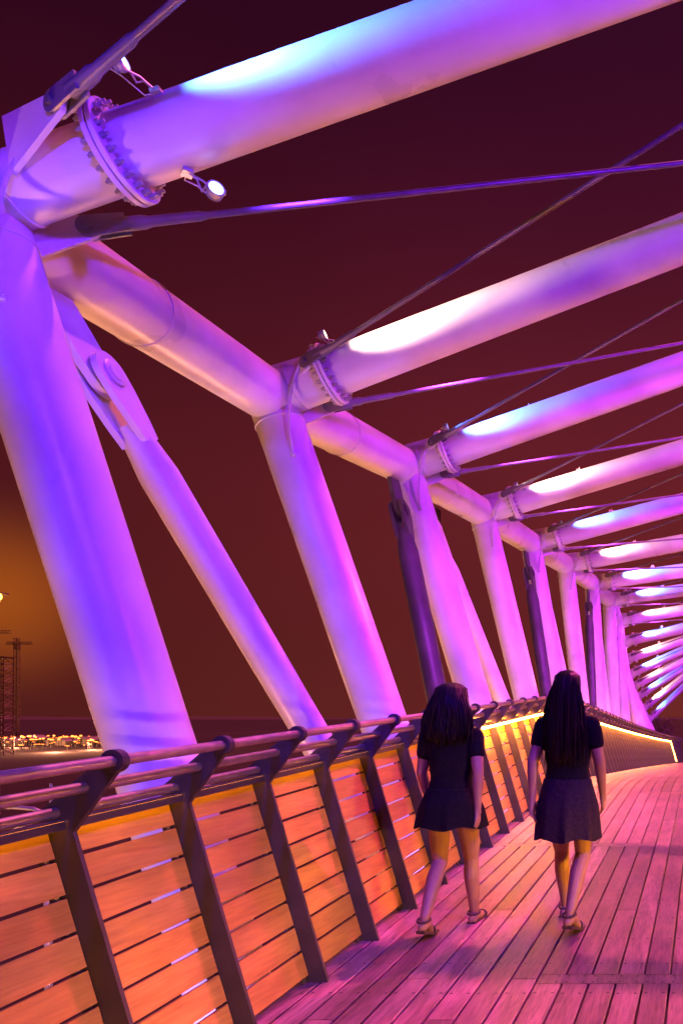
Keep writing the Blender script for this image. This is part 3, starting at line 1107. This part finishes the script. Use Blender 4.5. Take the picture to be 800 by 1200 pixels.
for k, (px, dd_, w_, h_) in enumerate(((12, 236, 4.5, 1.4), (40, 250, 3, 1.8), (75, 240, 5.5, 1.2), (104, 245, 3.5, 1.5))):
    x = (px - 825) / 1000 * dd_
    t = empty('shed', (x, dd_, GROUND), SH[k], 'shed', 'sheds in the lit yard')
    b = MB(); b.box((x, dd_, GROUND + h_ / 2), (w_ / 2, 3, h_ / 2)); b.build('wall', M['wall'], t)
    b = MB(); b.prism([(-w_ / 2 - 0.3, 0), (w_ / 2 + 0.3, 0), (w_ / 2, 0.3), (0, 0.9), (-w_ / 2, 0.3)], (x, dd_, GROUND + h_ + 0.004), (1, 0, 0), (0, 0, 1), 6.6); b.build('roof', M['grey_steel'], t)
    b = MB(); b.box((x - w_ * 0.2, dd_ - 3.03, GROUND + 0.9), (0.8, 0.04, 0.9)); b.build('door', M['steel_dark'], t)


def lattice(b, x, y, z0, z1, w, n, r=0.06):
    c = [(-w, -w), (w, -w), (w, w), (-w, w)]
    for (i, j) in c:
        b.tube((x + i, y + j, z0), (x + i, y + j, z1), r, seg=6)
    for k in range(n):
        za, zb = z0 + (z1 - z0) * k / n, z0 + (z1 - z0) * (k + 1) / n
        for q in range(4):
            (i, j), (i2, j2) = c[q], c[(q + 1) % 4]
            if k % 2: i, j, i2, j2 = i2, j2, i, j
            b.tube((x + i, y + j, za), (x + i2, y + j2, zb), r * 0.7, seg=4)
            b.tube((x + c[q][0], y + c[q][1], zb), (x + c[(q + 1) % 4][0], y + c[(q + 1) % 4][1], zb), r * 0.7, seg=4)


dd_ = 180; x = (3 - 825) / 1000 * dd_
t = empty('lattice_tower', (x, dd_, GROUND), 'dark square lattice tower rising over the lamps at the left edge', 'tower')
b = MB(); lattice(b, x, dd_, GROUND, 12.4, 1.3, 16, 0.085); b.build('mast', M['crane'], t)
b = MB(); b.box((x, dd_, 12.55), (1.5, 1.5, 0.10)); b.build('platform', M['crane'], t)

for (px, top, dd_, x0, x1, py, lab) in ((20, 748, 270, 8, 38, 755, 'faint tower crane with a short level jib right of the lattice tower'),
                                        (-14, 735, 240, -40, 13, 742, 'tower crane whose jib pokes in at the left edge above the lattice tower')):
    x = (px - 825) / 1000 * dd_
    zt = (840 - top) / 1000 * dd_
    t = empty('tower_crane', (x, dd_, GROUND), lab, 'crane', 'cranes on the left skyline')
    b = MB(); lattice(b, x, dd_, GROUND, zt, 0.55, 22, 0.10); b.build('mast', M['crane'], t)
    zj = (840 - py) / 1000 * dd_
    b = MB()
    xa, xb = (x0 - 825) / 1000 * dd_, (x1 - 825) / 1000 * dd_
    for (yy, zz) in ((-0.4, 0), (0.4, 0), (0, 0.75)):
        b.tube((xa, dd_ + yy, zj + zz), (xb, dd_ + yy, zj + zz), 0.10, seg=5)
    for k in range(12):
        q0, q1 = xa + (xb - xa) * k / 12, xa + (xb - xa) * (k + 1) / 12
        b.tube((q0, dd_ - 0.4, zj), (q1, dd_, zj + 0.75), 0.06, seg=4)
        b.tube((q0, dd_ + 0.4, zj), (q1, dd_, zj + 0.75), 0.06, seg=4)
    b.build('jib', M['crane'], t)
    b = MB(); b.box((x + 0.9, dd_ - 0.9, zj - 0.9), (0.6, 0.6, 0.8)); b.build('cab', M['crane'], t)

# tall sodium floodlight at the left edge
dd_ = 70; x = (-2 - 825) / 1000 * dd_; z = 0.140 * dd_
t = empty('floodlight_mast', (x, dd_, GROUND), 'tall mast with a glaring orange sodium lamp at the left edge', 'lamp mast')
b = MB(); b.rev((x, dd_, GROUND), (0, 0, 1), [(0, 0.2), (0.1, 0.2), (0.12, 0.16), (z - GROUND, 0.08)], 12); b.build('pole', M['galv'], t)
b = MB(); b.ball((x + 0.20, dd_ - 0.35, z), (0.40, 0.25, 0.34), seg=14); b.build('lamp_bowl', M['lens_mast'], t)
b = MB(); b.box((x, dd_, z + 0.32), (0.5, 0.5, 0.05)); b.build('hood', M['galv'], t)

# equipment mast standing behind the third column
dd_ = 58; x = (508 - 825) / 1000 * dd_; zt = (840 - 597) / 1000 * dd_
t = empty('equipment_mast', (x, dd_, GROUND), 'slim dark mast with a small lattice cage behind the third column', 'mast')
b = MB(); b.tube((x, dd_, GROUND), (x, dd_, zt - 2.4), 0.10, 0.08, seg=8); b.build('pole', M['steel_dark'], t)
b = MB(); lattice(b, x, dd_, zt - 2.5, zt, 0.32, 4, 0.045); b.build('cage', M['steel_dark'], t)
b = MB(); b.box((x - 0.1, dd_ - 0.45, zt - 0.55), (0.22, 0.14, 0.32)); b.box((x + 0.4, dd_, zt - 2.2), (0.3, 0.1, 0.08)); b.build('aerial_box', M['steel_dark'], t)

# bent pipe guard outside the near end of the railing
dd_ = 6.2
P_ = lambda px, py, e=0.0: V(((px - 825) / 1000 * (dd_ + e), dd_ + e, (840 - py) / 1000 * (dd_ + e)))
t = empty('pipe_guard', P_(60, 1100), 'pale bent pipe guard outside the near end of the railing', 'guard rail')
b = MB(); b.path([P_(-60, 944), P_(20, 946), P_(40, 948), P_(49, 952), P_(53, 960), P_(54, 990), P_(56, 1250)], 0.016, 8); b.build('hoop', M['galv'], t)
b = MB(); b.path([P_(60, 918, 0.3), P_(60, 1250, 0.3)], 0.011, 8); b.build('upright', M['galv'], t)
b = MB(); b.path([P_(-60, 976, 0.1), P_(58, 966, 0.1)], 0.010, 8); b.build('crossbar', M['galv'], t)

# ------------------------------------------------------------------ people
DG = None


def fuse(b, name, m, parent, voxel, smooth=5):
    """one continuous surface out of overlapping forms"""
    tmp = bpy.data.objects.new('tmp', b.mesh('tmp', m))
    C.objects.link(tmp)
    r = tmp.modifiers.new('r', 'REMESH'); r.mode = 'VOXEL'; r.voxel_size = voxel; r.use_smooth_shade = True
    q = tmp.modifiers.new('s', 'SMOOTH'); q.factor = 0.5; q.iterations = smooth
    bpy.context.view_layer.update()
    me = bpy.data.meshes.new_from_object(tmp.evaluated_get(bpy.context.evaluated_depsgraph_get()))
    me.name = name
    me.materials.clear(); me.materials.append(m)
    for p in me.polygons: p.use_smooth = True; p.material_index = 0
    bpy.data.objects.remove(tmp)
    o = bpy.data.objects.new(name, me)
    C.objects.link(o)
    o.parent = parent
    return o


def limb(b, pts, rs, seg=12, n=5):
    """tapered limb through joints, rounded ends"""
    pts = [V(p) for p in pts]
    P, Q = [], []
    for i in range(len(pts) - 1):
        for k in range(n):
            t = k / n
            P.append(pts[i].lerp(pts[i + 1], t)); Q.append(rs[i] + (rs[i + 1] - rs[i]) * t)
    P.append(pts[-1]); Q.append(rs[-1])
    b.path(P, Q, seg)
    b.ball(P[0], Q[0]); b.ball(P[-1], Q[-1])
    for i in range(1, len(pts) - 1): b.ball(pts[i], rs[i])


def loft(b, rings, seg=20):                         # rings: (x, y, z, rx, ry)
    vs, fs = [], []
    for x, y, z, rx, ry in rings:
        for k in range(seg):
            a = 2 * pi * k / seg
            ca, sa = cos(a), sin(a)
            vs.append((x + rx * math.copysign(abs(ca) ** 0.85, ca), y + ry * math.copysign(abs(sa) ** 0.85, sa), z))
    n = len(rings)
    for j in range(n - 1):
        for k in range(seg):
            k2 = (k + 1) % seg
            fs.append((j * seg + k, j * seg + k2, (j + 1) * seg + k2, (j + 1) * seg + k))
    fs.append(tuple(range(seg))[::-1]); fs.append(tuple((n - 1) * seg + k for k in range(seg)))
    b.add(vs, fs, 0, True)


def hand(b, w, d, sgn):
    """relaxed hand: palm, four bent fingers, a thumb off the side; w wrist, d pointing down the forearm"""
    d = V(d).normalized()
    f = V((0, 1, 0)); f = (f - d * f.dot(d)).normalized()     # palm breadth runs fore and aft
    nrm = d.cross(f) * sgn
    if nrm.x * sgn > 0: nrm = -nrm                    # palm faces the thigh
    limb(b, [w, w + d * 0.03], [0.022, 0.024])
    for k in range(4):
        limb(b, [w + d * 0.01 + f * (0.012 - 0.008 * k), w + d * 0.085 + f * (0.030 - 0.020 * k)], [0.014, 0.0125], 8, 3)
    for k, ln in enumerate((0.062, 0.070, 0.066, 0.052)):
        r0 = w + d * 0.085 + f * (0.031 - 0.0205 * k)
        k1 = r0 + d * ln * 0.5 + nrm * 0.006
        k2 = k1 + d * ln * 0.33 + nrm * 0.014
        k3 = k2 + d * ln * 0.18 + nrm * 0.016
        limb(b, [r0, k1, k2, k3], [0.0088, 0.0082, 0.0075, 0.0068], 8, 2)
    t0 = w + d * 0.025 + f * 0.022
    limb(b, [t0, t0 + d * 0.030 + f * 0.026 + nrm * 0.008, t0 + d * 0.058 + f * 0.030 + nrm * 0.016], [0.013, 0.0105, 0.0085], 8, 3)


def make_person(loc, label, scale, heading, flip, skirt_len, skirt_mat, hair_w, flare, hair_l):
    t = empty('person', loc, label, 'person')
    sx = -1 if flip else 1
    b = MB()
    # legs: right foot forward, left foot pushing off (mirrored by flip)
    legs = {}
    for side, knee, ank, toe in ((1, (0.085, 0.145, 0.455), (0.080, 0.215, 0.085), 0.0), (-1, (0.088, 0.035, 0.445), (0.085, -0.235, 0.135), -0.06)):
        s_ = side * sx
        hip = V((0.082 * s_, 0.0, 0.80)); kn = V((knee[0] * s_, knee[1], knee[2])); an = V((ank[0] * s_, ank[1], ank[2]))
        calf = kn.lerp(an, 0.32) + V((0, -0.022, 0))
        limb(b, [hip, hip.lerp(kn, 0.5) + V((0.006 * s_, 0.010, 0)), kn, calf, an], [0.085, 0.069, 0.050, 0.052, 0.032])
        heel = an + V((0, -0.045, -0.052)); ball_ = V((an.x + 0.012 * s_, an.y + 0.115, 0.032 if toe == 0 else 0.028)); tip = ball_ + V((0, 0.062, -0.008))
        limb(b, [heel, an + V((0, 0.03, -0.035)), ball_, tip], [0.030, 0.034, 0.027, 0.017])
        legs[side] = (hip, kn, an, heel, ball_, tip, s_)
    # trunk, neck
    loft(b, [(0, 0, 0.74, 0.10, 0.07), (0, -0.012, 0.80, 0.155, 0.105), (0, -0.012, 0.86, 0.158, 0.108), (0, 0.0, 0.94, 0.132, 0.088), (0, 0.008, 1.00, 0.118, 0.080), (0, 0.008, 1.08, 0.130, 0.088),
             (0, 0.012, 1.16, 0.142, 0.098), (0, 0.006, 1.24, 0.150, 0.088), (0, 0.0, 1.295, 0.140, 0.068), (0, 0.0, 1.325, 0.085, 0.052)])
    limb(b, [(0, -0.005, 1.28), (0, 0.012, 1.40)], [0.058, 0.048])
    # head
    hc = V((0, 0.022, 1.475))
    loft(b, [(0, hc.y + 0.028, hc.z - 0.115, 0.022, 0.026), (0, hc.y + 0.024, hc.z - 0.09, 0.045, 0.055), (0, hc.y + 0.012, hc.z - 0.05, 0.062, 0.080), (0, hc.y, hc.z, 0.071, 0.092),
             (0, hc.y - 0.004, hc.z + 0.045, 0.072, 0.094), (0, hc.y - 0.006, hc.z + 0.085, 0.058, 0.076), (0, hc.y - 0.006, hc.z + 0.112, 0.030, 0.040)])
    limb(b, [hc + V((0, 0.088, 0.012)), hc + V((0, 0.108, -0.028))], [0.009, 0.013], 8, 3)           # nose
    limb(b, [hc + V((-0.020, 0.086, -0.060)), hc + V((0.020, 0.086, -0.060))], [0.007, 0.007], 8, 3)  # lips
    limb(b, [hc + V((-0.030, 0.084, 0.026)), hc + V((0.030, 0.084, 0.026))], [0.010, 0.010], 8, 3)    # brow
    for q in (-1, 1):
        b.ball(hc + V((0.073 * q, -0.006, -0.012)), (0.010, 0.020, 0.030))                            # ears
    # arms swing against the legs
    arms = []
    for side, el, wr in ((1, (0.205, -0.075, 1.045), (0.205, -0.085, 0.815)), (-1, (0.205, 0.015, 1.035), (0.195, 0.125, 0.825))):
        s_ = side * sx
        sh = V((0.158 * s_, 0.0, 1.270)); e_ = V((el[0] * s_, el[1], el[2])); w_ = V((wr[0] * s_, wr[1], wr[2]))
        limb(b, [V((0.09 * s_, 0, 1.29)), sh, e_, e_.lerp(w_, 0.3), w_], [0.050, 0.050, 0.036, 0.036, 0.023])
        hand(b, w_, w_ - e_, s_)
        arms.append((sh, e_, w_, s_))
    body = fuse(b, 'body', M['skin'], t, 0.0062, 4)
    # eyes
    for q in (-1, 1):
        e = MB(); e.ball(hc + V((0.030 * q, 0.080, 0.006)), 0.0125)
        o = e.build('eye', M['eye']); o.parent = t
    # top with short sleeves
    b = MB()
    loft(b, [(0, -0.008, 0.855, 0.150, 0.112), (0, -0.004, 0.92, 0.148, 0.105), (0, 0.004, 1.00, 0.134, 0.096), (0, 0.008, 1.08, 0.145, 0.103), (0, 0.012, 1.16, 0.156, 0.112), (0, 0.006, 1.24, 0.164, 0.102), (0, 0.0, 1.295, 0.150, 0.080), (0, 0.0, 1.332, 0.100, 0.066)], 28)
    for sh, e_, w_, s_ in arms:
        limb(b, [V((0.09 * s_, 0, 1.285)), sh, sh.lerp(e_, 0.45)], [0.062, 0.062, 0.056])
    fuse(b, 'top', M['black_cloth'], t, 0.0075, 4)
    # skirt: flared, hem swinging with the stride, hollow below
    b = MB()
    rows = []
    nseg = 64
    for j in range(9):
        f = j / 8
        z = 0.935 - f * skirt_len
        rx = 0.153 + 0.034 * min(1, f * 2.2) + 0.055 * f * flare
        ry = 0.116 + 0.030 * min(1, f * 2.2) + 0.080 * f * (0.4 + 0.6 * flare)
        ring = []
        for k in range(nseg):
            a = 2 * pi * k / nseg
            w_ = 1 + 0.055 * f * sin(9 * a + 1.3) + 0.03 * f * sin(17 * a)
            ring.append((rx * w_ * cos(a), -0.008 + 0.015 * f + ry * w_ * sin(a), z + 0.012 * f * sin(5 * a)))
        rows.append(ring)
    vs = [p for r_ in rows for p in r_]
    inner = [[(p[0] * 0.975, p[1] * 0.975, p[2] + 0.001) for p in r_] for r_ in rows]
    vs += [p for r_ in inner for p in r_]
    fs = []
    for j in range(8):
        for k in range(nseg):
            k2 = (k + 1) % nseg
            fs.append((j * nseg + k, j * nseg + k2, (j + 1) * nseg + k2, (j + 1) * nseg + k))
            o_ = 9 * nseg
            fs.append((o_ + j * nseg + k, o_ + (j + 1) * nseg + k, o_ + (j + 1) * nseg + k2, o_ + j * nseg + k2))
    for k in range(nseg):
        k2 = (k + 1) % nseg
        fs.append((8 * nseg + k, 8 * nseg + k2, 17 * nseg + k2, 17 * nseg + k))
        fs.append((k, 9 * nseg + k, 9 * nseg + k2, k2))
    b.add(vs, fs, 0, True)
    o = b.build('skirt', skirt_mat); o.parent = t
    # shoes: sole, strap over the instep
    for side in (1, -1):
        hip, kn, an, heel, ball_, tip, s_ = legs[side]
        b = MB()
        b.hexa([heel + V((-0.028, -0.022, -0.034)), heel + V((0.028, -0.022, -0.034)), heel + V((0.028, -0.022, -0.014)), heel + V((-0.028, -0.022, -0.014))],
               [ball_ + V((-0.040, 0, -0.030)), ball_ + V((0.040, 0, -0.030)), ball_ + V((0.040, 0, -0.016)), ball_ + V((-0.040, 0, -0.016))])
        b.hexa([ball_ + V((-0.040, 0.001, -0.030)), ball_ + V((0.040, 0.001, -0.030)), ball_ + V((0.040, 0.001, -0.016)), ball_ + V((-0.040, 0.001, -0.016))],
               [tip + V((-0.026, 0.03, -0.022)), tip + V((0.026, 0.03, -0.022)), tip + V((0.026, 0.03, -0.008)), tip + V((-0.026, 0.03, -0.008))])
        for cpt, rr in ((ball_, 0.034), (an + V((0, -0.012, -0.012)), 0.041)):
            ring = [cpt + V((rr * cos(a), 0.3 * rr * sin(a) if rr < 0.04 else rr * sin(a), 0.8 * rr * sin(a) if rr < 0.04 else 0.010 * sin(a))) for a in [2 * pi * k / 18 for k in range(19)]]
            b.path(ring, 0.007, 6)
        o = b.build('sandal', M['shoe']); o.parent = t
    # long loose hair
    b = MB()
    rr_ = random.Random(5 + flip)
    ph = [rr_.uniform(0, 6.28) for _ in range(6)]
    rings = [(1.628, 0.020, 0.024, 0.004), (1.618, 0.056, 0.068, 0.002), (1.590, 0.090, 0.110, -0.002), (1.535, 0.098, 0.118, -0.012), (1.48, 0.104, 0.108, -0.032), (1.42, 0.116, 0.098, -0.050),
             (1.36, 0.130, 0.086, -0.064), (1.30, 0.138, 0.074, -0.074), (1.24, 0.136, 0.062, -0.080), (1.18, 0.122, 0.050, -0.084), (1.13, 0.096, 0.036, -0.086), (1.09, 0.055, 0.020, -0.088)]
    rings = [(1.628 - (1.628 - z_) * (hair_l if z_ < 1.5 else 1), a_, b_, c_) for z_, a_, b_, c_ in rings]
    seg = 72
    vs, fs = [], []
    for j, (z, rx, ry, yo) in enumerate(rings):
        f = j / (len(rings) - 1)
        for k in range(seg):
            a = 2 * pi * k / seg
            w_ = 1 + (0.03 + 0.06 * f) * sin(11 * a + ph[0] + 0.5 * j) * 0.6 + (0.02 + 0.05 * f) * sin(23 * a + ph[1] - 0.3 * j) * 0.6 + 0.05 * f * sin(3 * a + ph[2])
            y = yo + ry * w_ * sin(a)
            front = max(0, sin(a))
            if 0.33 < f: y = min(y, 0.018 - 0.10 * max(0, f - 0.45))       # open at the face
            elif y > 0.085: y = 0.085 + (y - 0.085) * 0.3
            vs.append((rx * w_ * hair_w * cos(a), y, z + (0.014 * sin(7 * a + ph[3]) if j > 8 else 0)))
    for j in range(len(rings) - 1):
        for k in range(seg):
            k2 = (k + 1) % seg
            fs.append((j * seg + k, j * seg + k2, (j + 1) * seg + k2, (j + 1) * seg + k))
    fs.append(tuple(range(seg))); fs.append(tuple((len(rings) - 1) * seg + k for k in range(seg)))
    b.add(vs, fs, 0, True)
    for k in range(170):                               # loose locks
        a = rr_.uniform(pi * 0.95, 2.05 * pi)
        z0 = rr_.uniform(1.35, 1.56)
        f0 = 0.106 if z0 < 1.5 else 0.092
        p0 = V((f0 * hair_w * cos(a), -0.03 + 0.098 * sin(a), z0))
        z1 = 1.628 - (1.628 - rr_.uniform(1.06, 1.26)) * hair_l
        p2 = V((0.132 * hair_w * cos(a) + rr_.gauss(0, 0.018), -0.082 + 0.070 * sin(a) + rr_.gauss(0, 0.008), z1))
        p1 = (p0 + p2) / 2 + V((0.034 * cos(a) * hair_w + rr_.gauss(0, 0.012), -0.012 + 0.02 * sin(a), 0))
        pts_ = [p0 * (1 - q) ** 2 + p1 * (2 * q * (1 - q)) + p2 * q * q for q in [x_ / 6 for x_ in range(7)]]
        b.path(pts_, [0.003, 0.006, 0.007, 0.006, 0.005, 0.003, 0.001], 5)
    o = b.build('hair', M['hair']); o.parent = t
    t.scale = (scale, scale, scale)
    t.rotation_euler = (0, 0, heading)
    return t


make_person((-1.63, 5.5, deckz(5.5)), 'woman in a short black skirt and black top with loose hair, walking beside the railing', 0.98, radians(-4), False, 0.25, M['black_cloth'], 1.12, 0.75, 0.72)
make_person((-0.90, 5.62, deckz(5.62)), 'woman in a dark plum skirt and black top, walking nearer the deck centre', 1.03, radians(-8), True, 0.38, M['plum_cloth'], 0.84, 0.30, 1.08)
